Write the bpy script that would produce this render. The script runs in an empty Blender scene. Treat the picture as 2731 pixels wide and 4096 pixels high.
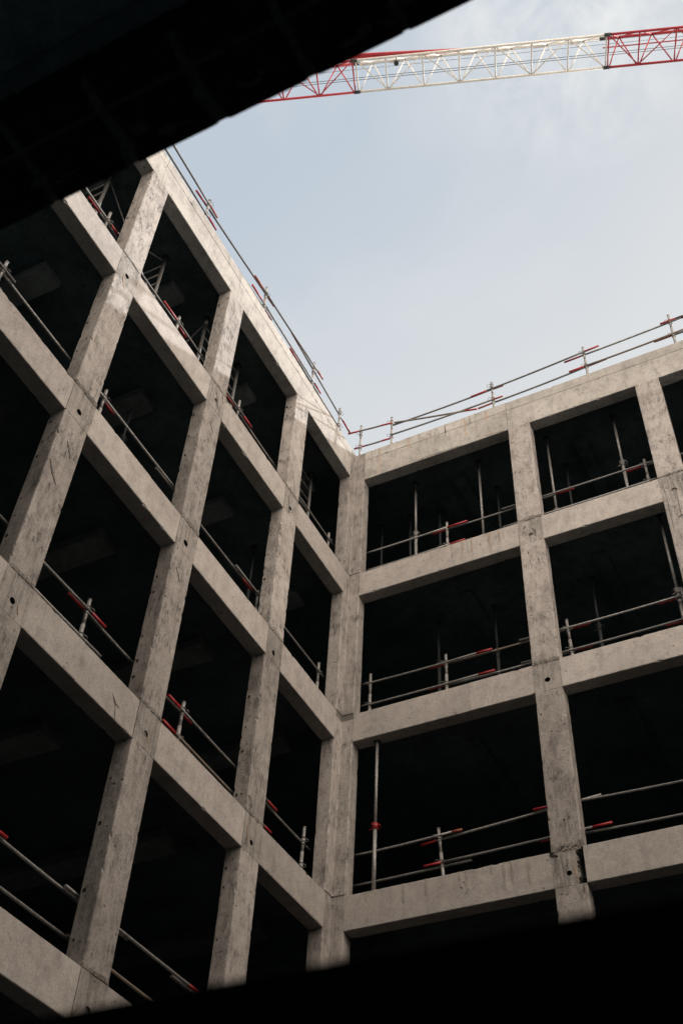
import bpy, bmesh, math, random
from mathutils import Vector, Matrix, noise
random.seed(11)
R = random.random
ZO = 15.6                      # the wall grid's zero level stands this high above the ground
sc = bpy.context.scene
col = sc.collection

# ------------------------------------------------------------------ helpers
def tag(o, label=None, cat=None, group=None, kind=None):
    if label: o['label'] = label
    if cat: o['category'] = cat
    if group: o['group'] = group
    if kind: o['kind'] = kind
    return o

def empty(name, loc, label=None, cat=None, group=None):
    o = bpy.data.objects.new(name, None)
    o.empty_display_size = 0.2
    o.location = loc
    col.objects.link(o)
    return tag(o, label, cat, group)

def build(name, bm, mats, parent=None, smooth=False, fix=True):
    if fix:
        bmesh.ops.recalc_face_normals(bm, faces=bm.faces[:])
    me = bpy.data.meshes.new(name)
    bm.to_mesh(me); bm.free()
    if not isinstance(mats, (list, tuple)): mats = [mats]
    for m in mats: me.materials.append(m)
    if smooth:
        me.polygons.foreach_set('use_smooth', [True] * len(me.polygons))
    o = bpy.data.objects.new(name, me)
    col.objects.link(o)
    if parent:
        o.parent = parent
        o.matrix_parent_inverse = Matrix.Translation(-world_loc(parent))
    return o

def world_loc(o):
    v = Vector(o.location)
    if o.type == 'MESH':
        return Vector((0, 0, 0))
    while o.parent:
        o = o.parent
        if o.type != 'MESH': v += Vector(o.location)
    return v

def A(u, d, z): return Vector((-d, -u, z + ZO))        # left wing: u runs away from the corner
def B(u, d, z): return Vector((u, d, z + ZO))          # right wing
def W(x, y, z): return Vector((x, y, z))

def prism(bm, poly, t0, t1, fn, step=0.11, bev=0.008, jit=0.002, chip=0.0, chipsize=0.014, mat=0):
    """extrude a polygon (a,b) from t0 to t1; corners bevelled and worn; fn(a,b,t)->Vector"""
    n = len(poly)
    gd = max(bev * 2.6, .026)
    pts = []
    for i in range(n):
        p = Vector(poly[i]); a = Vector(poly[i - 1]); b = Vector(poly[(i + 1) % n])
        ga = min(gd, (a - p).length * .45); gb = min(gd, (b - p).length * .45)
        ba = min(bev, ga * .5); bb = min(bev, gb * .5)
        pts.append([p + (a - p).normalized() * ga, p + (a - p).normalized() * ba, p + (b - p).normalized() * bb, p + (b - p).normalized() * gb])
    c = sum((Vector(p) for p in poly), Vector((0, 0))) / n
    k = max(1, int(round((t1 - t0) / step)))
    rings = []
    seed = R() * 100
    for j in range(k + 1):
        t = t0 + (t1 - t0) * j / k
        if 0 < j < k: t += (R() - .5) * step * .4
        ring = []
        for i in range(n):
            q = Vector(poly[i]); dirn = c - q
            if dirn.length > 0: dirn.normalize()
            w = 0
            if chip and R() < chip: w = chipsize * (.3 + R() ** 2)
            sn = noise.noise(Vector((seed + i * 3.1, t * 2.5, 1.7)))
            for h in range(4):
                p = pts[i][h].copy()
                if h in (1, 2):
                    p += dirn * (jit * (sn + 1) * .6 + w)
                    p += Vector(((R() - .5), (R() - .5))) * jit * .5
                ring.append(bm.verts.new(fn(p.x, p.y, t)))
        rings.append(ring)
    m = 4 * n
    for j in range(k):
        for i in range(m):
            f = bm.faces.new((rings[j][i], rings[j][(i + 1) % m], rings[j + 1][(i + 1) % m], rings[j + 1][i]))
            f.material_index = mat
    f0 = bm.faces.new(rings[0]); f1 = bm.faces.new(list(reversed(rings[-1])))
    f0.material_index = mat; f1.material_index = mat

def rect(a0, a1, b0, b1): return [(a0, b0), (a1, b0), (a1, b1), (a0, b1)]

def tube(bm, p0, p1, r, n=10, mat=0, bend=0.0, r1=None, segs=1):
    p0 = Vector(p0); p1 = Vector(p1); d = (p1 - p0)
    if bend: segs = max(segs, 6)
    z = d.normalized(); x = z.orthogonal().normalized(); y = z.cross(x)
    r1 = r if r1 is None else r1
    rings = []
    for j in range(segs + 1):
        t = j / segs
        c = p0 + d * t + Vector((0, 0, -bend * 4 * t * (1 - t)))
        rr = r + (r1 - r) * t
        rings.append([bm.verts.new(c + (x * math.cos(2 * math.pi * i / n) + y * math.sin(2 * math.pi * i / n)) * rr) for i in range(n)])
    for j in range(segs):
        for i in range(n):
            f = bm.faces.new((rings[j][i], rings[j][(i + 1) % n], rings[j + 1][(i + 1) % n], rings[j + 1][i])); f.material_index = mat; f.smooth = True
    f = bm.faces.new(rings[0]); f.material_index = mat
    f = bm.faces.new(list(reversed(rings[-1]))); f.material_index = mat

def torus(bm, c, ax, R_, r, n=18, m=6, arc=2 * math.pi):
    c = Vector(c); ax = Vector(ax).normalized(); x = ax.orthogonal().normalized(); y = ax.cross(x)
    rings = []
    k = n if arc > 6.2 else n + 1
    for i in range(k):
        t = arc * i / n
        e = x * math.cos(t) + y * math.sin(t)
        rings.append([bm.verts.new(c + e * (R_ + r * math.cos(2 * math.pi * j / m)) + ax * r * math.sin(2 * math.pi * j / m)) for j in range(m)])
    for i in range(n):
        a = rings[i]; b = rings[(i + 1) % len(rings)]
        for j in range(m):
            f = bm.faces.new((a[j], a[(j + 1) % m], b[(j + 1) % m], b[j])); f.smooth = True

def box(bm, x0, x1, y0, y1, z0, z1, fn=W, mat=0):
    v = [bm.verts.new(fn(x, y, z)) for x in (x0, x1) for y in (y0, y1) for z in (z0, z1)]
    for q in ((0, 1, 3, 2), (4, 6, 7, 5), (0, 4, 5, 1), (2, 3, 7, 6), (0, 2, 6, 4), (1, 5, 7, 3)):
        f = bm.faces.new([v[i] for i in q]); f.material_index = mat

# ------------------------------------------------------------------ materials
def nt(name):
    m = bpy.data.materials.new(name); m.use_nodes = True
    t = m.node_tree; t.nodes.clear()
    out = t.nodes.new('ShaderNodeOutputMaterial'); b = t.nodes.new('ShaderNodeBsdfPrincipled')
    t.links.new(b.outputs[0], out.inputs[0])
    return m, t, b

def N(t, kind, **kw):
    n = t.nodes.new(kind)
    for k, v in kw.items():
        if k.startswith('_'): n.inputs[k[1:]].default_value = v
        else: setattr(n, k, v)
    return n

def ramp(t, src, stops):
    r = t.nodes.new('ShaderNodeValToRGB')
    e = r.color_ramp.elements
    while len(e) < len(stops): e.new(.5)
    for i, (p, c) in enumerate(stops):
        e[i].position = p; e[i].color = (c, c, c, 1) if isinstance(c, (int, float)) else (*c, 1)
    t.links.new(src, r.inputs[0]); return r.outputs[0]

def mul(t, a, b, fac=1.0, mode='MULTIPLY'):
    m = t.nodes.new('ShaderNodeMix'); m.data_type = 'RGBA'; m.blend_type = mode
    if isinstance(fac, (int, float)): m.inputs[0].default_value = fac
    else: t.links.new(fac, m.inputs[0])
    for s, i in ((a, 6), (b, 7)):
        if isinstance(s, tuple): m.inputs[i].default_value = (*s, 1)
        else: t.links.new(s, m.inputs[i])
    return m.outputs[2]

def mapping(t, scale):
    tc = t.nodes.new('ShaderNodeTexCoord'); mp = t.nodes.new('ShaderNodeMapping')
    mp.inputs['Scale'].default_value = scale
    t.links.new(tc.outputs['Object'], mp.inputs[0]); return mp.outputs[0]

def noise_tex(t, vec, scale, detail=4, rough=.55, dist=0):
    n = N(t, 'ShaderNodeTexNoise', _Scale=scale, _Detail=detail, _Roughness=rough, _Distortion=dist)
    t.links.new(vec, n.inputs['Vector']); return n.outputs['Fac']

def concrete(name, light, dark, streak=.35, grime=.5, pits=.8, var=.12, bump=.35, board=0.0, gth=.50):
    m, t, b = nt(name)
    v = mapping(t, (1, 1, 1)); vs = mapping(t, (1, 1, .3)); vb = mapping(t, (1, 1, .03))
    base = mul(t, dark, light, ramp(t, noise_tex(t, v, 1.1, 5, .62), [(.3, 0), (.68, 1)]), 'MIX')
    # cloudy patches of laitance and damp
    base = mul(t, base, ramp(t, noise_tex(t, v, 4.5, 6, .7, .6), [(.26, .74), (.52, 1.0), (.8, 1.10)]), 1)
    # mottling with drawn-out stains running down
    base = mul(t, base, ramp(t, noise_tex(t, vs, 7, 6, .72, .4), [(.32, 1 - streak), (.50, 1.0), (1, 1.05)]), 1)
    # dark grime in patches
    g = ramp(t, noise_tex(t, v, 2.4, 8, .72, .3), [(gth, 0), (gth + .15, 1)])
    gf = ramp(t, noise_tex(t, vs, 20, 6, .78), [(.46, 0), (.60, 1)])
    gm = t.nodes.new('ShaderNodeMath'); gm.operation = 'MULTIPLY'; t.links.new(g, gm.inputs[0]); t.links.new(gf, gm.inputs[1])
    gm2 = t.nodes.new('ShaderNodeMath'); gm2.operation = 'MULTIPLY'; t.links.new(gm.outputs[0], gm2.inputs[0]); gm2.inputs[1].default_value = grime
    base = mul(t, base, (.36, .365, .38), gm2.outputs[0])
    if board:
        base = mul(t, base, ramp(t, noise_tex(t, vb, 26, 3, .6), [(.36, 1 - board), (.52, 1)]), 1)
    # rust-brown freckles
    rf = ramp(t, noise_tex(t, vs, 3.3, 7, .75, .4), [(.66, 0), (.76, .5)])
    base = mul(t, base, (.78, .58, .44), rf)
    # air bubbles
    vo = N(t, 'ShaderNodeTexVoronoi', _Scale=8.0); t.links.new(v, vo.inputs['Vector'])
    p1 = ramp(t, vo.outputs['Distance'], [(.09, 1), (.18, 0)])
    sel = ramp(t, noise_tex(t, v, 3.1, 3), [(.5, 0), (.60, 1)])
    pm = t.nodes.new('ShaderNodeMath'); pm.operation = 'MULTIPLY'; t.links.new(p1, pm.inputs[0]); t.links.new(sel, pm.inputs[1])
    pm2 = t.nodes.new('ShaderNodeMath'); pm2.operation = 'MULTIPLY'; t.links.new(pm.outputs[0], pm2.inputs[0]); pm2.inputs[1].default_value = pits
    base = mul(t, base, (.3, .29, .28), pm2.outputs[0])
    # grain of sand
    base = mul(t, base, ramp(t, noise_tex(t, v, 42, 4, .85), [(.25, .66), (.75, 1.30)]), 1)
    oi = t.nodes.new('ShaderNodeObjectInfo')
    mr = t.nodes.new('ShaderNodeMapRange'); mr.inputs['To Min'].default_value = 1 - var; mr.inputs['To Max'].default_value = 1 + var * .4
    t.links.new(oi.outputs['Random'], mr.inputs['Value'])
    cc = t.nodes.new('ShaderNodeCombineColor')
    for i in range(3): t.links.new(mr.outputs[0], cc.inputs[i])
    base = mul(t, base, cc.outputs[0], 1)
    t.links.new(base, b.inputs['Base Color'])
    b.inputs['Roughness'].default_value = .88
    b.inputs['Specular IOR Level'].default_value = .25
    bp = N(t, 'ShaderNodeBump', _Strength=bump, _Distance=.02)
    hs = t.nodes.new('ShaderNodeMath'); hs.operation = 'SUBTRACT'
    t.links.new(noise_tex(t, v, 14, 8, .7), hs.inputs[0]); t.links.new(pm2.outputs[0], hs.inputs[1])
    t.links.new(hs.outputs[0], bp.inputs['Height']); t.links.new(bp.outputs[0], b.inputs['Normal'])
    return m

def plain(name, c1, c2, rough=.6, metal=0.0, scale=20, bump=0.1, spec=.5):
    m, t, b = nt(name)
    v = mapping(t, (1, 1, 1))
    n = noise_tex(t, v, scale, 5, .65)
    t.links.new(mul(t, c1, c2, ramp(t, n, [(.38, 0), (.64, 1)]), 'MIX'), b.inputs['Base Color'])
    t.links.new(ramp(t, n, [(.3, rough * .8), (.7, min(1, rough * 1.2))]), b.inputs['Roughness'])
    b.inputs['Metallic'].default_value = metal
    b.inputs['Specular IOR Level'].default_value = spec
    bp = N(t, 'ShaderNodeBump', _Strength=bump, _Distance=.01)
    t.links.new(n, bp.inputs['Height']); t.links.new(bp.outputs[0], b.inputs['Normal'])
    return m

CL, CD = (.430, .395, .370), (.345, .312, .290)
M_beam = concrete('beam_concrete', CL, CD, .18, .38, .7, .16)
M_col = concrete('column_concrete', (.43, .393, .366), (.30, .270, .249), .42, 1.0, 1.0, .24, .5, .06, .44)
M_para = concrete('parapet_concrete', (.435, .408, .38), (.33, .305, .282), .28, .55, .8)
M_node = concrete('joint_concrete', (.37, .34, .315), (.22, .20, .185), .45, .95, .9, .15, .6, .3)
M_grout = concrete('rough_grout', (.30, .27, .24), (.10, .095, .09), .4, 1, 1, .1, 1.0)
M_in = concrete('shaded_interior_concrete', (.085, .115, .12), (.035, .05, .052), .3, .6, .4, .2, .3)  # room shade and its teal cast are put into this colour
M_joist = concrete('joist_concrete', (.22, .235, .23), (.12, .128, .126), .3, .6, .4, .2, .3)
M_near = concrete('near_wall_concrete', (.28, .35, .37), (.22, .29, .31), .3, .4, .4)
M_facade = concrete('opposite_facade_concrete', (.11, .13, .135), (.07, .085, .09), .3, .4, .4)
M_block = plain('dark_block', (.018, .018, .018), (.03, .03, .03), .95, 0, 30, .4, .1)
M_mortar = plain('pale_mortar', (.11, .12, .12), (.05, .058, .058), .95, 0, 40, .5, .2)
M_dark = plain('hole_and_shade_black', (.03, .028, .026), (.012, .011, .011), .95, 0, 20, .2, .1)  # near-black; stands in for shade in pits and on prop heads
M_steel = plain('galvanised_steel', (.30, .29, .28), (.16, .155, .15), .5, .35, 22, .15)
M_steel2 = plain('weathered_tube', (.12, .118, .115), (.20, .19, .18), .6, .3, 16, .2)
M_rust = plain('rusty_tube', (.20, .15, .12), (.15, .13, .115), .7, .2, 22, .2)
M_red = plain('red_paint', (.38, .014, .020), (.24, .014, .017), .5, 0, 14, .1)
M_redold = plain('worn_red_paint', (.36, .05, .03), (.24, .10, .06), .7, 0, 30, .15)
M_cred = plain('crane_red_paint', (.42, .012, .022), (.33, .010, .018), .45, 0, 3, .05)
M_cwhite = plain('crane_white_paint', (.74, .71, .66), (.62, .585, .53), .5, 0, 5, .05)
M_rope = plain('steel_rope', (.05, .05, .05), (.09, .09, .09), .6, .4, 30, .1)
M_black = plain('black_rubber', (.02, .02, .02), (.035, .035, .035), .7, 0, 30, .1)
M_ground = plain('pale_bounce_ground', (.34, .33, .31), (.26, .25, .235), .95, 0, .8, .5, .2)  # pale so the ground bounces light up under the crane
M_mud = plain('low_bounce_mud', (.016, .016, .015), (.030, .028, .026), .95, 0, .8, .5, .2)  # near-black so little light bounces up to the soffits
M_dim = plain('shaded_prop_steel', (.060, .068, .072), (.035, .04, .042), .7, .2, 20, .1)  # darker steel copy; shade of the set-back props put into the colour

# ------------------------------------------------------------------ ground
bm = bmesh.new(); box(bm, -400, 400, -400, 400, -1, 0)
tag(build('ground', bm, M_ground), 'dry earth ground around the building site, kept pale to bounce light up', 'ground', kind='structure')
bm = bmesh.new(); box(bm, -7.2, 22.3, -19.4, 7.2, -.1, .012)
tag(build('courtyard_ground', bm, M_mud), 'dark muddy ground of the courtyard between the wings, kept near black to limit bounced light', 'ground', kind='structure')

# ------------------------------------------------------------------ the concrete building with two wings
Zb = [3.2, 0.0, -3.2, -6.395, -9.60, -12.80]
Zt = [4.06, .571, -2.651, -5.86, -9.074, -12.27]
GZ = -ZO
AC = [(2.012, 2.461), (4.501, 4.948), (6.989, 7.436), (9.478, 9.925), (11.97, 12.20)]
BC = [(3.281, 3.716), (5.769, 6.21), (8.26, 8.70), (10.75, 11.19), (13.24, 13.68)]
TH = .24
bld = empty('concrete_building', (0, 0, 0), 'grey cast concrete building frame with two wings of open bays meeting in a corner', 'building')

def node_block(name, fn, u0, u1, z0, z1, off, hole=None, parent=bld, mat=M_node):
    """the crossing of column and beam, its face pierced by a round socket"""
    bm = bmesh.new()
    d0 = -off
    def nz(): return (R() - .5) * .003
    outer = []
    nu, nz_ = 5, 6
    pts = [(u0 + (u1 - u0) * i / nu, z0) for i in range(nu)] + [(u1, z0 + (z1 - z0) * i / nz_) for i in range(nz_)] + \
          [(u1 - (u1 - u0) * i / nu, z1) for i in range(nu)] + [(u0, z1 - (z1 - z0) * i / nz_) for i in range(nz_)]
    ov = [bm.verts.new(fn(a, d0 + nz(), b)) for a, b in pts]
    oe = [bm.edges.new((ov[i], ov[(i + 1) % len(ov)])) for i in range(len(ov))]
    if hole:
        hu, hz, hr = hole
        hr *= .78 + .35 * R(); hd = .13 if R() < .6 else .018
        plug = 1 if hd > .05 else 2
        n = 22
        sh = [hr * (1 + .10 * (R() - .5)) for _ in range(n)]
        hv = [bm.verts.new(fn(hu + sh[i] * math.cos(2 * math.pi * i / n), d0, hz + sh[i] * math.sin(2 * math.pi * i / n))) for i in range(n)]
        he = [bm.edges.new((hv[i], hv[(i + 1) % n])) for i in range(n)]
        bmesh.ops.triangle_fill(bm, edges=oe + he, use_beauty=True)
        inn = [bm.verts.new(fn(hu + sh[i] * .93 * math.cos(2 * math.pi * i / n), d0 + hd, hz + sh[i] * .93 * math.sin(2 * math.pi * i / n))) for i in range(n)]
        for i in range(n):
            f = bm.faces.new((hv[i], hv[(i + 1) % n], inn[(i + 1) % n], inn[i])); f.material_index = 1
        f = bm.faces.new(inn); f.material_index = plug
    else:
        bmesh.ops.triangle_fill(bm, edges=oe, use_beauty=True)
    bv = [bm.verts.new(fn(a, TH - .003, b)) for a, b in pts]
    for i in range(len(ov)):
        bm.faces.new((ov[i], ov[(i + 1) % len(ov)], bv[(i + 1) % len(ov)], bv[i]))
    bm.faces.new(bv)
    return build(name, bm, [mat, M_dark, M_grout], parent)

def column(fn, u0, u1, z0, z1, off, chip=.05, mat=M_col, parent=bld):
    bm = bmesh.new()
    prism(bm, rect(u0, u1, -off, TH - .001), z0, z1, fn, .05, .008, .003, chip, .022)
    if fn is A:                    # dark discs paint the shade of blow holes and tie pits along the reveal
        zz = z0 + .15 + R() * .3
        while zz < z1 - .15:
            r0 = .011 + .014 * R(); dd = TH - .045 - .02 * R(); n = 9
            vs = [bm.verts.new(fn(u1 + .0015, dd + r0 * (.7 + .5 * R()) * math.cos(2 * math.pi * i / n), zz + 1.3 * r0 * (.7 + .5 * R()) * math.sin(2 * math.pi * i / n))) for i in range(n)]
            f = bm.faces.new(vs); f.material_index = 1
            zz += .25 + R() * .55
        return build('column', bm, [mat, M_dark], parent)
    return build('column', bm, mat, parent)

def grout(fn, u0, u1, z, off, h=.028):
    bm = bmesh.new()
    n = 14
    for i in range(n):            # ragged squeezed-out mortar
        a = u0 + (u1 - u0) * i / n; b = u0 + (u1 - u0) * (i + 1) / n
        k = off + .002 + .012 * R()
        prism(bm, rect(a - .002 * R(), b + .004 + .004 * R(), -k, TH * .98 - i * .0004), z - h * (.35 + .5 * R()), z + h * (.35 + .9 * R()), fn, 1, .002, .001)
    return build('mortar_joint', bm, M_grout, bld)

def beam(fn, u0, u1, z0, z1, off, mat=M_beam, chip=.025, parent=bld, name='beam', swap=False):
    bm = bmesh.new()
    prism(bm, [(-off, z0), (TH - .002, z0), (TH - .002, z1), (-off, z1)], u0, u1, lambda a, b, t: fn(t, a, b), .06, .007, .0025, chip, .018)
    return build(name, bm, mat, parent)

holesA = {0: [.185, -3.034, -6.223], 1: [.226, -3.017, -6.20, -9.426], 2: [.196, -3.032, -6.213, -9.42], 3: [.19, -3.03, -6.21, -9.42], 4: [.19, -3.03, -6.21, -9.42]}
for fn, cols, corner in ((A, AC, .209), (B, BC, .209)):
    for ci, (u0, u1) in enumerate(cols):
        um = (u0 + u1) / 2
        # roof node: the column runs up into the parapet beam
        o0 = (R() - .5) * .006 + .003
        column(fn, u0, u1, Zt[1] + .022, Zb[0] - .001, o0, .03)
        for k in range(1, 6):
            off = (R() - .5) * .008 + .003
            if fn is A: hz = holesA[ci][k - 1] if k - 1 < len(holesA[ci]) else Zt[k] - .38
            else: hz = [.184, -2.999, -6.217, -9.42, -12.6][k - 1]
            node_block('column_node', fn, u0 - .002, (u1 - .105 if (fn is B and ci == 0 and k == 3) else u1 + .002), Zb[k], Zt[k], off + .002, (um + (.013 if fn is A else 0), hz, .047))
            grout(fn, u0 + .004, u1 - .004, Zt[k] + .012, off, .075 if (fn is B and ci == 0 and k == 3) else random.choice((.018, .028, .045)))
            zlow = Zt[k + 1] + .022 if k < 5 else GZ - .1
            column(fn, u0, u1, zlow, Zb[k] - .0005, off, .05)
    # beams between the columns
    edges = [corner] + [e for c in cols for e in c]
    for k in range(1, 6):
        for b in range(len(cols)):
            a0, a1 = edges[2 * b], edges[2 * b + 1]
            dz = (R() - .5) * .008
            cut = {('B', 2, 0): 2.24, ('A', 3, 2): 6.06, ('A', 2, 2): 5.72}.get(('A' if fn is A else 'B', k, b))
            of = (R() - .5) * .010
            if cut:
                beam(fn, a0 + .004, cut - .002, Zb[k] + dz, Zt[k] + dz, of)
                beam(fn, cut + .002, a1 - .004, Zb[k] + dz, Zt[k] + dz, of + .006)
            else:
                beam(fn, a0 + .004 if b else a0 + .001, a1 - .004, Zb[k] + dz, Zt[k] + dz, of)
    # roof parapet: a deep edge beam and a cast-on upstand above it
    end = cols[-1][1]
    segs = [corner, 3.281, 8.26, end] if fn is B else [corner, 2.25, 4.74, 7.2, end]
    for i in range(len(segs) - 1):
        of = (R() - .5) * .008 + .003
        beam(fn, segs[i] + .003, segs[i + 1] - .003, Zb[0], 3.80, of, M_para, .02, name='roof_beam')
        beam(fn, segs[i] + .003, segs[i + 1] - .003, 3.803, Zt[0] + (R() - .5) * .01, of + (R() - .5) * .005, M_para, .06, name='parapet_upstand')

# corner column, hollow towards the courtyard
def corner_poly(o): return [(o, -o), (o, -.209), (-TH + .001, -.209), (-TH + .001, TH - .001), (.209, TH - .001), (.209, -o)]
lv = [(Zt[1] + .03, 4.055)] + [(Zt[k + 1] + .03, Zt[k] - .10) for k in range(1, 5)] + [(GZ - .1, Zt[5] - .1)]
for i, (z0, z1) in enumerate(lv):
    bm = bmesh.new(); o = (R() - .5) * .012
    prism(bm, corner_poly(o), z0, z1, lambda a, b, t: Vector((a, b, t + ZO)), .09, .010, .003, .05, .015)
    build('corner_column', bm, M_col, bld)
    if i < 5:
        zz = z0 - .03
        bm = bmesh.new()
        prism(bm, corner_poly(-.004), zz - .10, zz + .02, lambda a, b, t: Vector((a, b, t + ZO)), .04, .006, .004, .3, .012)
        build('mortar_joint', bm, M_grout if i % 2 else M_node, bld)
    if i < 5:
        bm = bmesh.new()
        prism(bm, corner_poly(.006), zz + .02, zz + .032, lambda a, b, t: Vector((a, b, t + ZO)), .04, .01, .004, .3, .02)
        build('mortar_joint', bm, M_grout, bld)

# stains, scars and patches seen on the faces
M_stain = concrete('damp_stain', (.16, .15, .14), (.10, .095, .09), .3, .8, .5, .05)
M_drip = concrete('drip_stain', (.36, .33, .30), (.27, .245, .22), .3, .8, .5, .05)
M_ruststain = concrete('rust_stain', (.42, .31, .23), (.32, .23, .17), .3, .5, .4, .05)
def scar(fn, path, w, mat=None, parent=bld):
    """an irregular ribbon following (u, z) points on the outer face"""
    bm = bmesh.new(); L = []; Rr = []
    pts = []
    for i in range(len(path) - 1):
        for k in range(6):
            f = k / 6; pts.append((path[i][0] * (1 - f) + path[i + 1][0] * f, path[i][1] * (1 - f) + path[i + 1][1] * f))
    pts.append(path[-1])
    n = len(pts)
    for i, (u, z) in enumerate(pts):
        a = pts[max(0, i - 1)]; b = pts[min(n - 1, i + 1)]
        d = Vector((b[0] - a[0], b[1] - a[1])).normalized(); q = Vector((-d.y, d.x))
        ww = w * (.25 + .9 * R()) * (math.sin(math.pi * (i + .6) / (n + .2)) ** .5)
        L.append(bm.verts.new(fn(u + q.x * ww, -.0105, z + q.y * ww))); ww = w * (.25 + .9 * R()) * (math.sin(math.pi * (i + .6) / (n + .2)) ** .5)
        Rr.append(bm.verts.new(fn(u - q.x * ww, -.0105, z - q.y * ww)))
    for i in range(n - 1): bm.faces.new((L[i], L[i + 1], Rr[i + 1], Rr[i]))
    g = bmesh.ops.extrude_face_region(bm, geom=bm.faces[:])
    off = fn(0, .004, 0) - fn(0, 0, 0)
    for v in [e for e in g['geom'] if isinstance(e, bmesh.types.BMVert)]: v.co += off
    build('surface_stain', bm, mat or M_stain, parent)
scar(A, [(7.40, -4.12), (7.30, -4.26), (7.20, -4.37)], .022)
scar(A, [(7.25, -3.62), (7.15, -3.76), (7.13, -3.83)], .018)
scar(A, [(5.44, -6.12), (5.36, -6.20), (5.28, -6.21)], .009)
scar(A, [(5.36, -6.22), (5.30, -6.40)], .006, M_drip)
scar(A, [(4.83, -3.55), (4.70, -3.72)], .010, M_stain)
scar(A, [(4.78, -.35), (4.64, -.50)], .012)
scar(A, [(7.30, .10), (7.22, -.10)], .010, M_ruststain)
scar(A, [(4.74, -2.72), (4.68, -2.95)], .008, M_ruststain)
scar(A, [(4.70, -6.18), (4.64, -6.30)], .010, M_ruststain)
scar(A, [(7.14, -6.20), (7.10, -6.30)], .016, M_ruststain)
scar(A, [(4.80, .50), (4.72, .30), (4.66, .10)], .030)
scar(A, [(4.60, .52), (4.55, .36)], .020)
scar(A, [(2.36, .40), (2.28, .05)], .016)
scar(A, [(2.15, .30), (2.20, .10)], .014)
scar(A, [(2.40, -6.05), (2.34, -6.30)], .010, M_ruststain)
scar(B, [(3.53, .33), (3.57, .24), (3.58, .12)], .030)
scar(B, [(3.42, .44), (3.38, .38)], .020)
scar(B, [(3.50, -6.02), (3.46, -6.20)], .010)
scar(B, [(3.40, -5.90), (3.43, -6.15)], .006)
scar(B, [(3.58, -6.05), (3.60, -6.36)], .012, M_ruststain)
scar(B, [(3.52, -7.0), (3.48, -7.35)], .022)
scar(B, [(2.8, 3.26), (3.0, 3.24), (3.2, 3.22)], .010, M_ruststain)
scar(B, [(1.3, 3.24), (1.9, 3.23), (2.3, 3.22)], .008)
scar(B, [(5.95, -.45), (6.10, -.44), (6.18, -.43)], .018)
for k in range(9):
    u = 5.80 + .4 * R(); z0 = .55 - .1 * R()
    scar(B, [(u, z0), (u + .02, z0 - .5), (u + .01, z0 - .7 - .8 * R())], .008, M_drip if k % 2 else M_stain)
for k in range(10):
    u = 2.0 + 1.2 * R(); scar(B, [(u, .565), (u + .01, .35 - .3 * R())], .012, M_ruststain if k % 3 == 0 else M_drip)
for k in range(12):
    u = .35 + 2.8 * R(); scar(B, [(u, 4.04), (u + .01, 3.8 - .5 * R())], .018, M_drip if k % 3 else M_ruststain)
for k in range(9):
    u = .4 + 2.8 * R(); scar(B, [(u, -5.865), (u + .01, -6.0 - .3 * R())], .018, M_drip)

# the broken joint beside the second column of the right wing, third row
for i in range(16):
    z0 = -5.87 - .50 * R(); r0 = .012 + .022 * R(); u0 = 3.605 + .02 * R()
    bm = bmesh.new(); prism(bm, [(u0 - r0, z0 - r0), (u0 + r0, z0 - r0 * .6), (u0 + r0 * .7, z0 + r0), (u0 - r0 * .8, z0 + r0 * .7)], .002 + .002 * R(), .12,
          lambda a, b, t: B(a, t, b), .05, .004, .006)
    build('broken_concrete', bm, M_node if i % 2 else M_grout, bld)
for i in range(9):
    u0 = 3.30 + .36 * R(); r0 = .012 + .014 * R(); z0 = -5.845 + .02 * R()
    bm = bmesh.new(); prism(bm, [(u0 - r0, z0 - r0), (u0 + r0, z0 - r0 * .6), (u0 + r0 * .7, z0 + r0), (u0 - r0 * .8, z0 + r0 * .7)], -.020, .05,
          lambda a, b, t: B(a, t, b), .05, .004, .006)
    build('broken_concrete', bm, M_grout, bld)
scar(B, [(3.26, -5.875), (3.30, -5.92), (3.37, -5.95)], .030, M_dark)
scar(A, [(4.56, .60), (4.50, .55), (4.44, .53)], .022, M_grout)
for u, fn in ((.62, B), (2.3, B), (5.6, B), (.95, A), (2.9, A), (4.6, A), (6.6, A)):
    bm = bmesh.new()
    c = fn(u, .10, Zt[0] + .03)
    torus(bm, c, fn(u, 1.1, 0) - fn(u, .1, 0), .035, .005, 14, 5)
    build('lifting_loop', bm, M_dark, bld)

# floors, ceilings, inner walls
AX, BY, AYE, BXE = -6.6, 6.6, -12.2, 13.9
for k in range(0, 6):
    top = (Zt[k] - .04) if k else 3.86
    bm = bmesh.new()
    Lp = [(AX, AYE), (-TH - .004, AYE), (-TH - .004, TH + .004), (BXE, TH + .004), (BXE, BY), (AX, BY)]
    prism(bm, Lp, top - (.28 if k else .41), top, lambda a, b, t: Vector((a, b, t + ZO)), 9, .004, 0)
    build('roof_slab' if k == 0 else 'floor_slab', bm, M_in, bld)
    if k < 5:
        # cross joists under the slabs, and the formwork panel joints on the soffit
        s = (top - (.28 if k else .41))
        for j, u in enumerate((5.25 - 2.489 * 2, 5.25 - 2.489, 5.25, 5.25 + 2.489, 5.25 + 4.978)):
            bm = bmesh.new()
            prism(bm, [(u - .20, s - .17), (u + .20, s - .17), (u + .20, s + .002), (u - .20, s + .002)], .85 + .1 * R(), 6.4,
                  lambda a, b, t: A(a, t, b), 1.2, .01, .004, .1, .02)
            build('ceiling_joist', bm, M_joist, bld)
        for j, u in enumerate((1.9, 4.4, 6.9, 9.4)):
            bm = bmesh.new()
            prism(bm, [(u - .12, s - .06), (u + .12, s - .06), (u + .12, s + .002), (u - .12, s + .002)], .9, 6.4,
                  lambda a, b, t: B(a, t, b), 1.2, .01, .004)
            build('ceiling_joist', bm, M_in, bld)
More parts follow.
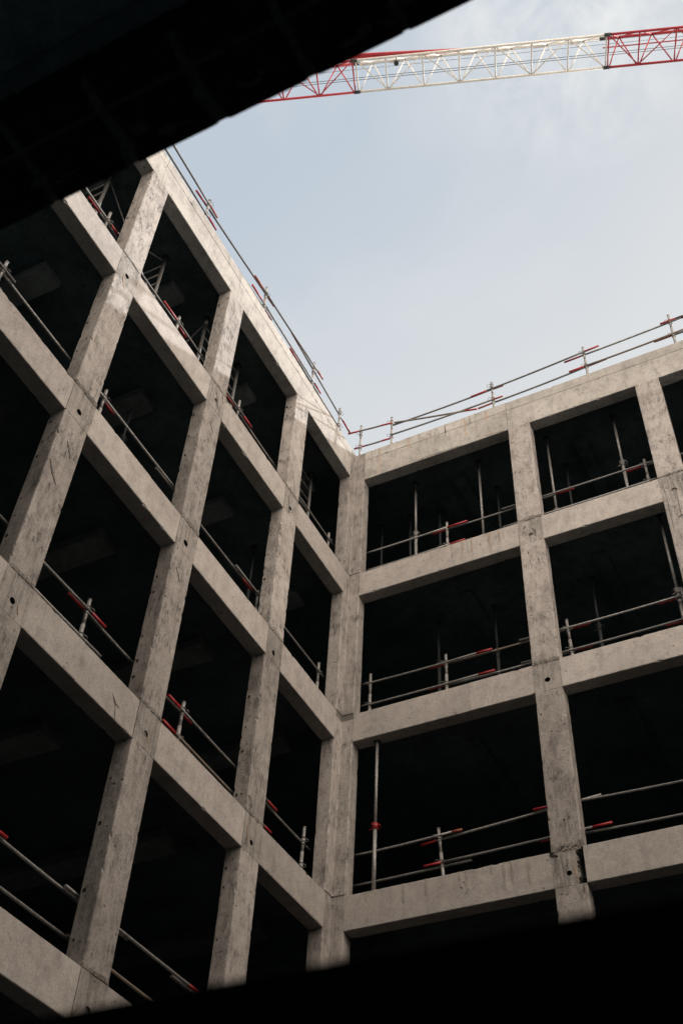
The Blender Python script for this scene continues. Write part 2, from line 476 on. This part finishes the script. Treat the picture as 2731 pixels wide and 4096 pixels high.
bm = bmesh.new(); box(bm, AX - .2, AX, AYE, BY + .2, 0, 19.4); build('inner_wall', bm, M_in, bld)
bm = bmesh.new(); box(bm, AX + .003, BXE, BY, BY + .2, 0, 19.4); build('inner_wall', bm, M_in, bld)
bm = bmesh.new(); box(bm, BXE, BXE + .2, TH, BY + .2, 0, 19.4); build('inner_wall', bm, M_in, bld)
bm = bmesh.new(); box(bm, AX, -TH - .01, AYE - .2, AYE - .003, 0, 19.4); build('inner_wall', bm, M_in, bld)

# ------------------------------------------------------------------ guard rails
def coupler(parent, fn, u, d, z, side):
    bm = bmesh.new()
    tube(bm, fn(u, d, z - .028), fn(u, d, z + .028), .033, 12)
    tube(bm, fn(u, d, z - .062), fn(u, d, z - .052), .036, 12)
    tube(bm, fn(u, d, z + .045), fn(u, d, z + .052), .038, 12)
    torus(bm, fn(u + side * .062, d - .015, z + .04), (0.1, .1, 1), .036, .0045, 16, 5)
    return build('coupler', bm, M_steel, parent, fix=True)

def guard(fn, d, zt, posts, tubes, label, ztop, zhi, zlo, side=-1):
    g = empty('guard_rail', fn(posts[0][0], d, zt), label, 'guard rail', 'scaffold tube guard rails along the slab edges')
    for u, h, lean in posts:
        bm = bmesh.new()
        tube(bm, fn(u, d, zt - .02), fn(u + lean * .6, d, zt + h * .62), .027, 12)
        tube(bm, fn(u + lean * .6, d, zt + h * .62), fn(u + lean, d, zt + h), .0235, 12)
        tube(bm, fn(u + lean, d, zt + h), fn(u + lean, d, zt + h + .012), .028, 12)
        tube(bm, fn(u + lean * .2, d, zt + .1), fn(u + lean * .2, d, zt + .13), .034, 12)
        p = build('post', bm, M_steel, g)
        for zz in (zhi, zlo): coupler(p, fn, u + lean * zz / h, d, zt + zz + .01, side)
    for i, (u0, z0, r0, u1, z1, r1) in enumerate(tubes):
        dd = d + (.026 if i % 2 else -.026)
        zz0, zz1 = z0, z1
        p0, p1 = fn(u0, dd, zz0), fn(u1, dd, zz1)
        v = (p1 - p0).normalized()
        q0 = p0 + v * abs(r0); q1 = p1 - v * abs(r1)
        bm = bmesh.new(); tube(bm, q0, q1, .0190, 10, bend=.004 + .02 * R() * (abs(u1 - u0) / 3), segs=6)
        rl = build('rail', bm, M_steel if R() < .3 else (M_steel2 if R() < .7 else M_rust), g)
        for a, b, s in ((p0, q0, r0), (p1, q1, r1)):
            if s:
                bm = bmesh.new(); tube(bm, a, b, .0196, 10)
                build('painted_end', bm, M_red if s > 0 else M_redold, rl)
    return g

def run(zu, zl, ups, los):
    t = []
    for u0, r0, u1, r1 in ups: t.append((u0, zu + .02 * (R() - .5), r0, u1, zu + .02 * (R() - .5), r1))
    for u0, r0, u1, r1 in los: t.append((u0, zl + .02 * (R() - .5), r0, u1, zl + .02 * (R() - .5), r1))
    return t

# roof, right wing
guard(B, .15, 4.05, [(0.0, 1.17, 0), (.73, 1.08, 0), (3.0, 1.03, -.01), (4.95, 1.09, 0), (6.67, 1.13, .02), (8.9, 1.1, 0)], [
    (-.296, 5.09, .28, .76, 4.92, .27), (.74, 4.90, 0, 3.23, 4.90, -.25), (2.53, 4.83, .36, 5.27, 4.99, .30), (4.53, 4.925, .36, 7.2, 5.01, .3), (6.5, 4.97, .3, 9.2, 5.0, .3),
    (-.158, 4.565, .26, .76, 4.48, .27), (.72, 4.52, 0, 3.21, 4.48, -.22), (2.655, 4.43, -.30, 5.36, 4.55, -.38), (4.60, 4.49, .32, 7.2, 4.55, .3), (6.30, 4.545, -.36, 9.2, 4.56, .3),
    (.80, 4.90, 0, 2.655, 4.36, .27)],
    'thin guard rail on the parapet of the right wing against the sky', 0, .90, .45)
# roof, left wing
guard(A, .15, 4.05, [(.56, 1.03, 0), (1.77, 1.16, -.02), (3.735, 1.12, .015), (5.88, .98, 0), (8.0, 1.1, 0)], [
    (9.2, 4.98, .3, 5.6, 4.83, -.28), (6.25, 4.79, .33, 3.40, 5.03, .33), (4.22, 4.90, -.32, 1.40, 5.08, .26), (2.68, 5.10, .34, .02, 4.90, .36),
    (9.2, 4.52, .3, 5.55, 4.46, .28), (6.20, 4.44, 0, 3.40, 4.52, -.30), (4.25, 4.53, .36, 1.43, 4.55, .28), (2.66, 4.56, .32, .42, 4.53, 0)],
    'thin guard rail on the parapet of the left wing against the sky', 0, .88, .44)
# storeys, left wing (wing, level, posts, tubes)
DA, DB = .34, .40
z = Zt[1]
guard(A, DA, z - .04, [(7.65, 1.10, 0), (5.65, 1.02, 0), (3.71, 1.10, 0), (.30, 1.04, 0)], run(z + .82, z + .40,
    [(9.0, .28, 7.40, .17), (8.10, .28, 5.36, .26), (6.10, .38, 3.28, .28), (4.08, .28, 1.30, 0), (2.1, 0, .1, 0)],
    [(9.0, 0, 6.6, .28), (8.0, .28, 5.3, .3), (6.0, .3, 3.3, .3), (4.0, .3, 1.3, 0), (2.1, 0, .1, 0)]),
    'guard rail across the top row of openings in the left wing', 0, .86, .44)
z = Zt[2]
guard(A, DA, z - .04, [(8.81, 1.04, 0), (6.62, 1.04, 0), (2.37, .95, 0), (.30, 1.06, 0)], run(z + .82, z + .40,
    [(11.2, .3, 8.60, 0), (9.1, 0, 6.34, .25), (6.95, 0, 4.2, 0), (5.28, 0, 2.53, .29), (3.1, 0, .1, 0)],
    [(9.1, 0, 6.34, .25), (6.95, 0, 4.2, 0), (5.28, 0, 2.53, .29), (3.1, 0, .1, 0)]),
    'guard rail across the second row of openings in the left wing', 0, .86, .44)
z = Zt[3]
guard(A, DA, z - .04, [(8.0, 1.04, 0), (5.83, 1.0, .01), (3.71, .99, 0), (.38, 1.07, -.03)], run(z + .80, z + .39,
    [(8.2, .28, 5.50, .28), (6.17, .30, 3.45, .25), (4.08, .28, 1.22, .27), (2.2, 0, .1, 0)],
    [(8.2, 0, 5.45, 0), (6.1, .3, 3.4, 0), (4.1, .3, 1.31, .19), (2.2, 0, .1, 0)]),
    'guard rail across the third row of openings in the left wing', 0, .84, .42)
z = Zt[4]
guard(A, DA, z - .04, [(8.3, 1.04, 0), (4.5, 1.0, 0), (1.1, 1.04, 0)], run(z + .83, z + .40,
    [(8.9, .28, 6.06, .28), (6.7, 0, 3.9, 0), (5.1, 0, 2.47, .26), (3.0, 0, .2, 0)],
    [(9.0, .28, 6.5, 0), (6.9, 0, 4.1, 0), (4.9, 0, 2.1, 0), (2.4, 0, .2, 0)]),
    'guard rail across the fourth row of openings in the left wing, low in the picture', 0, .86, .43)
# storeys, right wing
z = Zt[1]
guard(B, DB, z - .04, [(1.80, 1.08, 0), (5.58, 1.05, 0), (7.6, 1.05, 0)], run(z + .90, z + .43,
    [(.02, 0, 2.22, .40), (1.49, .28, 4.27, .34), (2.9, 0, 5.9, 0), (5.23, .26, 8.0, .28)],
    [(.02, 0, 2.16, .30), (1.49, .28, 4.26, .30), (2.9, 0, 5.9, 0), (5.11, .22, 8.0, .28)]),
    'guard rail across the top row of openings in the right wing', 0, .90, .46)
z = Zt[2]
guard(B, DB, z - .04, [(.30, 1.13, 0), (1.70, 1.09, 0), (3.84, 1.11, -.03), (5.68, 1.1, 0), (8.0, 1.1, 0)], run(z + .90, z + .44,
    [(.02, 0, 2.53, .28), (1.39, .28, 4.18, .28), (3.0, 0, 5.75, 0), (5.28, .28, 8.0, .28)],
    [(.02, 0, 2.55, .28), (1.37, .28, 4.16, .28), (3.0, 0, 5.75, 0), (5.32, .28, 8.0, .28)]),
    'guard rail across the second row of openings in the right wing', 0, .90, .46)
z = Zt[3]
guard(B, DB, z - .04, [(1.58, 1.04, -.08), (6.4, 1.04, 0)],
    [(.02, z + .86, 0, 1.88, z + .89, -.16), (1.21, z + .82, .30, 3.96, z + .98, 0), (2.97, z + .95, .28, 5.9, z + .86, 0),
     (.02, z + .39, 0, 1.99, z + .40, 0), (1.27, z + .43, .28, 4.07, z + .48, .28), (3.02, z + .46, .2, 5.9, z + .40, 0)],
    'guard rail across the third row of openings in the right wing', 0, .88, .46)

# ------------------------------------------------------------------ shoring props
def prop(fn, u, d, z0, z1, zc, label, red=False, r=.030):
    M_p = M_dim if label.startswith('dim') else M_steel
    g = empty('shoring_prop', fn(u, d, z0), label, 'shoring prop', 'steel props standing inside the open bays')
    bm = bmesh.new(); tube(bm, fn(u, d, z0 + .008), fn(u, d, zc), r, 14); build('outer_tube', bm, M_p, g)
    bm = bmesh.new(); tube(bm, fn(u, d, zc + .0), fn(u, d, z1 - .008), r * .80, 14)
    build('inner_tube', bm, M_p, g)
    bm = bmesh.new(); tube(bm, fn(u, d, zc - .09), fn(u, d, zc + .01), r * 1.45, 14)
    torus(bm, fn(u + .01, d, zc - .03), (.25, .15, 1), .075, .008, 20, 6)
    tube(bm, fn(u - .09, d - .02, zc - .10), fn(u + .03, d, zc - .03), .007, 6)
    build('collar', bm, M_red if red else M_p, g)
    bm = bmesh.new(); box(bm, u - .06, u + .06, d - .06, d + .06, z0, z0 + .008, fn); build('base_plate', bm, M_steel2, g)
    bm = bmesh.new(); box(bm, u - .05, u + .05, d - .05, d + .05, z1 - .008, z1, fn)
    build('end_plate', bm, M_dark, g)  # near-black colour stands in for the shade under the ceiling
F = lambda k: Zt[k] - .04
Cc = lambda k: (Zt[k - 1] - .32) if k > 1 else 3.45
prop(B, 1.03, .7, F(1), Cc(1), 1.96, 'bright steel prop with ring collar in the top left opening of the right wing')
prop(B, 2.405, .7, F(1), Cc(1), 1.28, 'bright steel prop right of centre in the top left opening of the right wing')
prop(B, 3.83, .7, F(1), Cc(1), 1.36, 'steel prop beside the pillar in the top middle opening of the right wing')
prop(B, 5.16, .7, F(1), Cc(1), 2.06, 'steel prop with ring collar at the right end of the top middle opening')
prop(B, .55, 1.5, F(1), Cc(1), 2.0, 'dim prop set back beside the bright ring-collared prop, top left opening')
prop(B, 1.19, 1.55, F(1), Cc(1), 2.3, 'dim prop set back behind the rail post, top left opening of the right wing')
prop(B, 2.49, 1.5, F(1), Cc(1), 2.0, 'dim prop set back near the pillar, top left opening of the right wing')
prop(B, -.10, 1.5, F(1), Cc(1), 2.0, 'dim prop beside the corner column, top left opening of the right wing')
prop(B, 3.95, 1.5, F(1), Cc(1), 2.2, 'dim prop set back in the middle of the top middle opening')
prop(B, 1.12, 1.5, F(2), Cc(2), -.7, 'dim prop set back behind the rail post, second opening down beside the corner')
prop(B, 2.24, 1.5, F(2), Cc(2), -.8, 'dim prop nearer the pillar, second opening down beside the corner')
prop(B, 3.42, 1.2, F(2), Cc(2), -.7, 'dim prop just right of the pillar in the second row of the right wing')
prop(B, 4.085, 1.5, F(2), Cc(2), -.9, 'dim prop set back behind the rails, second row middle opening of the right wing')
prop(B, 5.60, .5, F(2), Cc(2), -1.50, 'prop with ring collar at the right edge of the picture, second row')
prop(B, .585, .15, Zt[3] + .004, Zb[2] - .006, -4.70, 'tall steel prop with red collar standing on the beam beside the corner column', True, .030)
prop(A, 5.22, 1.25, F(2), Cc(2), -.6, 'dim prop in the third opening from the corner, second row of the left wing')
prop(A, 1.65, 1.05, F(2), Cc(2), -.7, 'dim prop behind the second opening from the corner, second row of the left wing')

# ------------------------------------------------------------------ scaffold towers on the top floor of the left wing
def frame_x(g, u, d0, d1, z0, z1, along_u=None):
    """ladder frame: two stiles joined by rungs; runs in depth, or along the wall when along_u is given"""
    bm = bmesh.new()
    if along_u is None: a, b = (u, d0), (u, d1)
    else: a, b = (u, d0), (along_u, d0)
    tube(bm, A(a[0], a[1], z0), A(a[0], a[1], z1), .031, 12)
    tube(bm, A(b[0], b[1], z0), A(b[0], b[1], z1), .031, 12)
    o = build('ladder_frame', bm, M_steel, g)
    zz = z0 + .3
    while zz < z1 - .1:
        bm = bmesh.new(); tube(bm, A(a[0], a[1], zz), A(b[0], b[1], zz), .016, 8)
        build('rung', bm, M_steel, o); zz += .295
    bm = bmesh.new()
    for q in (a, b): box(bm, q[0] - .05, q[0] + .05, q[1] - .05, q[1] + .05, z1, z1 + .02, A)
    build('head_plate', bm, M_dark, o)  # ceiling shade put into the plates' dark colour

def brace(g, p, q):
    bm = bmesh.new(); tube(bm, p, q, .012, 8); build('brace', bm, M_steel, g)
f1, c1 = F(1), Cc(1) - .02
g = empty('scaffold_tower', A(6.7, 1.2, f1), 'scaffold tower of ladder frames behind the third pillar from the corner, top floor', 'scaffold tower', 'scaffold towers propping the roof slab')
frame_x(g, 5.89, .8, 1.75, f1, c1); frame_x(g, 7.58, .8, 1.75, f1, c1)
for d in (.8, 1.75):
    for z0, z1 in ((.7, 2.0), (2.0, 3.3)):
        brace(g, A(5.89, d, z0), A(7.58, d, z1)); brace(g, A(7.58, d, z0), A(5.89, d, z1))
    brace(g, A(5.89, d, 2.0), A(7.58, d, 2.0))
g = empty('scaffold_tower', A(3.9, 1.3, f1), 'scaffold tower with white tagged stile behind the second pillar from the corner, top floor', 'scaffold tower', 'scaffold towers propping the roof slab')
frame_x(g, 4.50, .8, 0, f1, c1, 3.36); frame_x(g, 4.50, 2.0, 0, f1, c1, 3.36)
for u in (4.5, 3.36):
    for z0, z1 in ((.7, 2.0), (2.0, 3.3)):
        brace(g, A(u, .8, z0), A(u, 2.0, z1)); brace(g, A(u, .8, z1), A(u, 2.0, z0))
bm = bmesh.new(); tube(bm, A(4.50, .8, 3.24), A(4.50, .8, 3.36), .0325, 12); build('tag_sleeve', bm, plain('white_tag', (.7, .68, .62), (.6, .55, .5)), g)
g = empty('scaffold_tower', A(1.0, 1.3, f1), 'scaffold tower in the bay next to the corner, top floor of the left wing', 'scaffold tower', 'scaffold towers propping the roof slab')
frame_x(g, 1.5, .8, 0, f1, c1, .39); frame_x(g, 1.5, 2.0, 0, f1, c1, .39)
for z0, z1 in ((.7, 2.0), (2.0, 3.3)): brace(g, A(1.5, .8, z0), A(1.5, 2.0, z1))

# ------------------------------------------------------------------ camera numbers
CAM = Vector((7.18023764, -13.17977599, -14.01626218 + ZO))
RT = ((0.8928097, 0.44819055, 0.04490063), (-0.3035462, 0.67231347, -0.67516983), (-0.33279203, 0.58916876, 0.73629453))

# ------------------------------------------------------------------ tower crane
ca = math.radians(19.9)
cu = Vector((math.cos(ca), math.sin(ca), 0)); cw = Vector((-math.sin(ca), math.cos(ca), 0))
def K(u, w, h): return CAM + cu * u + cw * w + Vector((0, 0, h))
crane = empty('tower_crane', Vector((*(K(-30, 15.45, 0).xy), 0)), 'red and white lattice tower crane jib crossing the sky above the building', 'tower crane')
W0, W1, WM, H0, H1 = 14.88, 16.01, 15.45, 40.0, 41.2
def jib(u_nodes, mat, first_low):
    bm = bmesh.new()
    a, b = u_nodes[0], u_nodes[-1]
    for w in (W0, W1): tube(bm, K(a, w, H0), K(b, w, H0), .046, 8)
    tube(bm, K(a, WM, H1), K(b, WM, H1), .050, 10)
    s = build('jib_section', bm, mat, crane)
    for i, u in enumerate(u_nodes):
        bm = bmesh.new()
        tube(bm, K(u, W0, H0), K(u, W1, H0), .028, 8)
        if i < len(u_nodes) - 1:
            v = u_nodes[i + 1]; low = (i % 2 == 0) != first_low
            tube(bm, K(u, W0 if low else W1, H0), K(v, W1 if low else W0, H0), .021, 8)
            m = (u + v) / 2
            for w in (W0, W1):
                tube(bm, K(u + .05, w, H0), K(m, WM, H1), .024, 8)
                tube(bm, K(v - .05, w, H0), K(m, WM, H1), .024, 8)
        build('lattice_bay', bm, mat, s)
    return s
wn = [-3.08, -2.03, -.74, .53, 1.78, 3.04, 4.29, 5.58]
jib(wn, M_cwhite, False)
jib([5.66, 6.70, 7.93, 9.18, 10.43, 11.68, 12.93, 14.18], M_cred, False)
jib([-3.20 - 1.3 * i for i in range(8)][::-1], M_cred, True)
uu = -13.0
for j in range(2):
    n = [uu - 1.27 * (7 - i) for i in range(8)]
    jib(n, M_cwhite if j == 0 else M_cred, False); uu = n[0] - .08
for us in (-3.14, 5.62):
    bm = bmesh.new()
    for w, h in ((W0, H0), (W1, H0), (WM, H1)):
        tube(bm, K(us - .11, w, h), K(us + .11, w, h), .062, 10); tube(bm, K(us - .02, w, h + .08), K(us + .02, w, h - .10), .024, 8)
    build('pin_joint', bm, M_black, crane)
# pendant bar from the tower head
bm = bmesh.new()
for dw in (-.05, .05): tube(bm, K(.6, WM + dw, 41.42), K(-29.5, WM + dw, 45.6), .05, 8)
build('pendant_bar', bm, M_cred, crane)
for w, h, r in ((15.59, H0 + .02, .010), (15.51, H0 + .02, .010), (15.58, H0 + 1.0, .007), (15.40, H0 + .9, .006)):
    bm = bmesh.new(); tube(bm, K(-29, w, h), K(14, w, h), r, 6); build('hoist_rope', bm, M_rope, crane)
bm = bmesh.new(); tube(bm, K(5.6, 15.68, H0 + .95), K(14, 15.68, H0 + .95), .022, 6); build('stay_rod', bm, M_cred, crane)
bm = bmesh.new(); c = K(-1.66, 15.11, H0 - .02)
tube(bm, c - Vector((0, 0, .05)), c + Vector((0, 0, .05)), .085, 14); tube(bm, c + Vector((0, 0, .05)), c + Vector((0, 0, .35)), .02, 6); tube(bm, c + cw * -.23 + Vector((0, 0, .12)), c + cw * .1 + Vector((0, 0, .12)), .02, 6)
build('floodlight', bm, M_black, crane)
for a, b in ((-2.9, -2.4), (-1.9, -1.4), (-.65, -.2), (.6, 1.05), (1.85, 2.25), (3.1, 3.5), (4.35, 4.7)):
    bm = bmesh.new(); box(bm, a, b, 15.02, 15.12, H0 + .06, H0 + .08, lambda x, y, z: K(x, y, z)); build('gangway_plate', bm, M_cwhite, crane)
# mast and tower head
bm = bmesh.new()
mx = [K(-30 + s * .8, WM + q * .8, 0).xy for s, q in ((-1, -1), (1, -1), (1, 1), (-1, 1))]
for i in range(4):
    p = mx[i]; q = mx[(i + 1) % 4]
    tube(bm, (p.x, p.y, 0), (p.x, p.y, 43.5), .09, 8)
    h = 0.2; f = i % 2
    while h < 42:
        tube(bm, (p.x, p.y, h), (q.x, q.y, h + 1.7), .045, 6) if f else tube(bm, (q.x, q.y, h), (p.x, p.y, h + 1.7), .045, 6)
        tube(bm, (p.x, p.y, h), (q.x, q.y, h), .04, 6); h += 1.7; f = not f
for p in mx:
    tube(bm, (p.x, p.y, 43.5), K(-30, WM, 47).xyz, .08, 8)
build('mast', bm, M_cred, crane)
bm = bmesh.new(); box(bm, -43, -30.8, W0, W1, H0 + .1, H0 + .4, lambda x, y, z: K(x, y, z)); box(bm, -43, -40.5, W0 + .1, W1 - .1, H0 - 2.4, H0 + 1.2, lambda x, y, z: K(x, y, z))
build('counter_jib', bm, M_cred, crane)

# ------------------------------------------------------------------ the near building the picture is taken from
near = empty('near_building', (7, -15, 0), 'dark near building whose window head and sill frame the view in black', 'building')
NY, NI = -12.30, -12.545          # outer and inner face of its wall
OX0, OX1 = 3.4, 11.0
ZL, ZS = CAM.z + 2.74, CAM.z + (NI + 13.17977599) * .550
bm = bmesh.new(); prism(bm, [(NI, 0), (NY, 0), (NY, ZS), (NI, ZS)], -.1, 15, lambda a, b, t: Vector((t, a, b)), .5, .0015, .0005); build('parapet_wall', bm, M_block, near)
for x0, x1 in ((-.1, OX0), (OX1, 15)):
    bm = bmesh.new(); box(bm, x0, x1, NI, NY, ZS + .002, ZL); build('pier', bm, M_near, near)
# lintel: two courses of dark blocks laid in pale mortar
bm = bmesh.new()
rows = ((NY, -12.448), (-12.462, NI + .0))
for ri, (ya, yb) in enumerate(rows):
    x = 6.0 - .2555 * 14 + .006
    while x < OX1:
        prism(bm, [(x + .006, ZL + .0), (x + .2555 - .006, ZL + .0), (x + .2555 - .006, ZL + .2), (x + .006, ZL + .2)], min(ya, yb), max(ya, yb),
              lambda a, b, t: Vector((a, t, b)), .08, .006, .003, .2, .008)
        x += .2555
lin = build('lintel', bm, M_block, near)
bm = bmesh.new(); box(bm, OX0, OX1, NI + .003, NY - .003, ZL + .004, ZL + .19)
random.seed(5)
for i in range(60):                   # mortar smeared over the outer arris
    x = 4.6 + R() * 5; y = NY - .035 - .05 * R() ** 1.5; rx = .012 + .03 * R(); ry = .004 + .010 * R()
    n = 9; vs = []
    for k in range(n):
        t = 2 * math.pi * k / n; q = .6 + .7 * R()
        vs.append(bm.verts.new((x + rx * q * math.cos(t), y + ry * q * math.sin(t), ZL - .003)))
    top = [bm.verts.new(v.co + Vector((0, 0, .012))) for v in vs]
    bm.faces.new(vs); bm.faces.new(top)
    for k in range(n): bm.faces.new((vs[k], vs[(k + 1) % n], top[(k + 1) % n], top[k]))
build('mortar', bm, M_mortar, lin)
random.seed(23)
bm = bmesh.new(); box(bm, -.1, 15, NI - .03, NY - .004, ZL + .203, ZL + .9); build('lintel_beam', bm, M_near, near)
bm = bmesh.new(); box(bm, -.1, 15, -19, NI - .033, ZL + .32, ZL + .6); build('ceiling', bm, M_near, near)
bm = bmesh.new(); box(bm, -.1, 15, -19.2, -19.003, 0, ZL + .6); build('back_wall', bm, M_near, near)
bm = bmesh.new(); box(bm, -.1, 15, -19, NI - .003, .02, .13); build('floor', bm, M_near, near)
for x in (-.3, 15.003):
    bm = bmesh.new(); box(bm, x, x + .197, -19, NY, 0, ZL + .6); build('side_wall', bm, M_near, near)
# storeys above, an open frame of piers and spandrels like the wings
top_z = 17.0
z = ZL + .903; fl = 0
while z < top_z - .5:
    z2 = min(z + 3.2, top_z)
    bm = bmesh.new(); box(bm, -.1, 15, NI, NY, z2 - .9, z2); build('spandrel', bm, M_facade, near)
    for px in [i * 2.5 for i in range(7)]:
        bm = bmesh.new(); box(bm, px - .1, px + 1.0, NI + .002, NY - .002, z, z2 - .903); build('pier', bm, M_facade, near)
    bm = bmesh.new(); box(bm, -.1, 15, -19, NI - .003, z2 - .3, z2 - .05); build('floor_slab', bm, M_in, near)
    z = z2 + .003
bm = bmesh.new(); box(bm, -.1, 15, -19.2, -19.003, ZL + .603, top_z); build('back_wall', bm, M_in, near)

# ------------------------------------------------------------------ unseen block added right of the courtyard to cut bounced light
side = empty('light_blocker', (18, -8, 0), 'unseen dark block added on the right of the courtyard to cut stray light', 'building')
bm = bmesh.new(); box(bm, 15.35, 22, -19, -.6, 0, 11.0); build('wall', bm, M_facade, side)
bm = bmesh.new(); box(bm, 15.25, 22.1, -19.1, -.5, 11.003, 11.3); build('roof', bm, M_near, side)

# ------------------------------------------------------------------ sky and sun
dx, dy, dz = -.70, -1.0, -.65          # the way the sunlight travels
sun_dir = Vector((-dx, -dy, -dz)).normalized()
w = bpy.data.worlds.new('World'); sc.world = w; w.use_nodes = True
t = w.node_tree; t.nodes.clear()
out = t.nodes.new('ShaderNodeOutputWorld'); bg = t.nodes.new('ShaderNodeBackground')
sky = t.nodes.new('ShaderNodeTexSky'); sky.sky_type = 'NISHITA'; sky.sun_disc = False
sky.sun_elevation = math.asin(sun_dir.z); sky.sun_rotation = math.atan2(sun_dir.x, sun_dir.y)
sky.air_density = 1.0; sky.dust_density = 3.0; sky.ozone_density = 1.0; sky.altitude = 50
tc = t.nodes.new('ShaderNodeTexCoord')
def math_(op, a, b=None, clamp=False):
    n = t.nodes.new('ShaderNodeMath'); n.operation = op; n.use_clamp = clamp
    for i, v in enumerate((a, b)):
        if v is None: continue
        if isinstance(v, (int, float)): n.inputs[i].default_value = v
        else: t.links.new(v, n.inputs[i])
    return n.outputs[0]
sep = t.nodes.new('ShaderNodeSeparateXYZ'); t.links.new(tc.outputs['Generated'], sep.inputs[0])
X, Y, Z = sep.outputs
# high haze: bluer overhead on one side, paler towards the sun's side and the horizon
g1 = math_('ADD', math_('MULTIPLY', X, .8), math_('MULTIPLY', Z, -2.2))
pale = ramp(t, math_('ADD', g1, 2.2, True), [(.0, 0), (.36, 1)])
veil = mul(t, (5.8, 6.6, 7.45), (7.9, 8.1, 8.2), pale, 'MIX')
# soft thin wisps
mp = t.nodes.new('ShaderNodeMapping'); mp.inputs['Scale'].default_value = (1, 1, 1.2); mp.inputs['Location'].default_value = (.9, .3, .2)
t.links.new(tc.outputs['Generated'], mp.inputs[0])
n1 = noise_tex(t, mp.outputs[0], 3.2, 8, .55, .25)
veil = mul(t, veil, (8.8, 8.8, 8.7), ramp(t, n1, [(.50, 0), (.74, .45)]), 'MIX')
dt = t.nodes.new('ShaderNodeVectorMath'); dt.operation = 'DOT_PRODUCT'
t.links.new(tc.outputs['Generated'], dt.inputs[0]); dt.inputs[1].default_value = Vector((-.02, .345, .938)).normalized()
near_w = ramp(t, dt.outputs['Value'], [(.9925, 0), (.9993, 1)])
n3 = noise_tex(t, tc.outputs['Generated'], 14, 7, .62, .6)
wisp = math_('MULTIPLY', near_w, ramp(t, n3, [(.40, 0), (.66, 1)]))
veil = mul(t, veil, (9.9, 9.9, 9.7), math_('MULTIPLY', wisp, .8), 'MIX')
base = mul(t, sky.outputs[0], veil, .88, 'MIX')
# bright cloud bank added to the unseen sky to light the shaded walls
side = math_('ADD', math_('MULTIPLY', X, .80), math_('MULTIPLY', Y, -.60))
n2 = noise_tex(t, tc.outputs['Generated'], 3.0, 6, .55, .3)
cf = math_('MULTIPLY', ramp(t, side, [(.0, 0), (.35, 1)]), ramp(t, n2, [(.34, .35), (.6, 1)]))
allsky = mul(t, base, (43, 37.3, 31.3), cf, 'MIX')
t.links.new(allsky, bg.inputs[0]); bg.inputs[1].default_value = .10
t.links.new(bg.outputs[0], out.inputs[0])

sl = bpy.data.lights.new('sun', 'SUN'); sl.energy = 4.7; sl.angle = math.radians(.6); sl.color = (.96, .985, 1)
so = bpy.data.objects.new('sun', sl); col.objects.link(so)
so.rotation_euler = sun_dir.to_track_quat('Z', 'Y').to_euler(); so.location = (20, 30, 60)

# ------------------------------------------------------------------ camera
cd = bpy.data.cameras.new('camera'); cam = bpy.data.objects.new('camera', cd); col.objects.link(cam); sc.camera = cam
cd.sensor_fit = 'VERTICAL'; cd.sensor_height = 36; cd.sensor_width = 24
cd.lens = 4516.97 / 4096 * 36
cd.clip_start = .05; cd.clip_end = 3000
r, dn, f = (Vector(v) for v in RT)
m = Matrix.Identity(4)
for i in range(3):
    m[i][0] = r[i]; m[i][1] = -dn[i]; m[i][2] = -f[i]; m[i][3] = CAM[i]
cam.matrix_world = m
cd.dof.use_dof = True; cd.dof.focus_distance = 19; cd.dof.aperture_fstop = 3.6

sc.view_settings.view_transform = 'Standard'; sc.view_settings.look = 'None'
sc.view_settings.exposure = 0; sc.view_settings.gamma = 1
sc.cycles.max_bounces = 6; sc.cycles.diffuse_bounces = 4
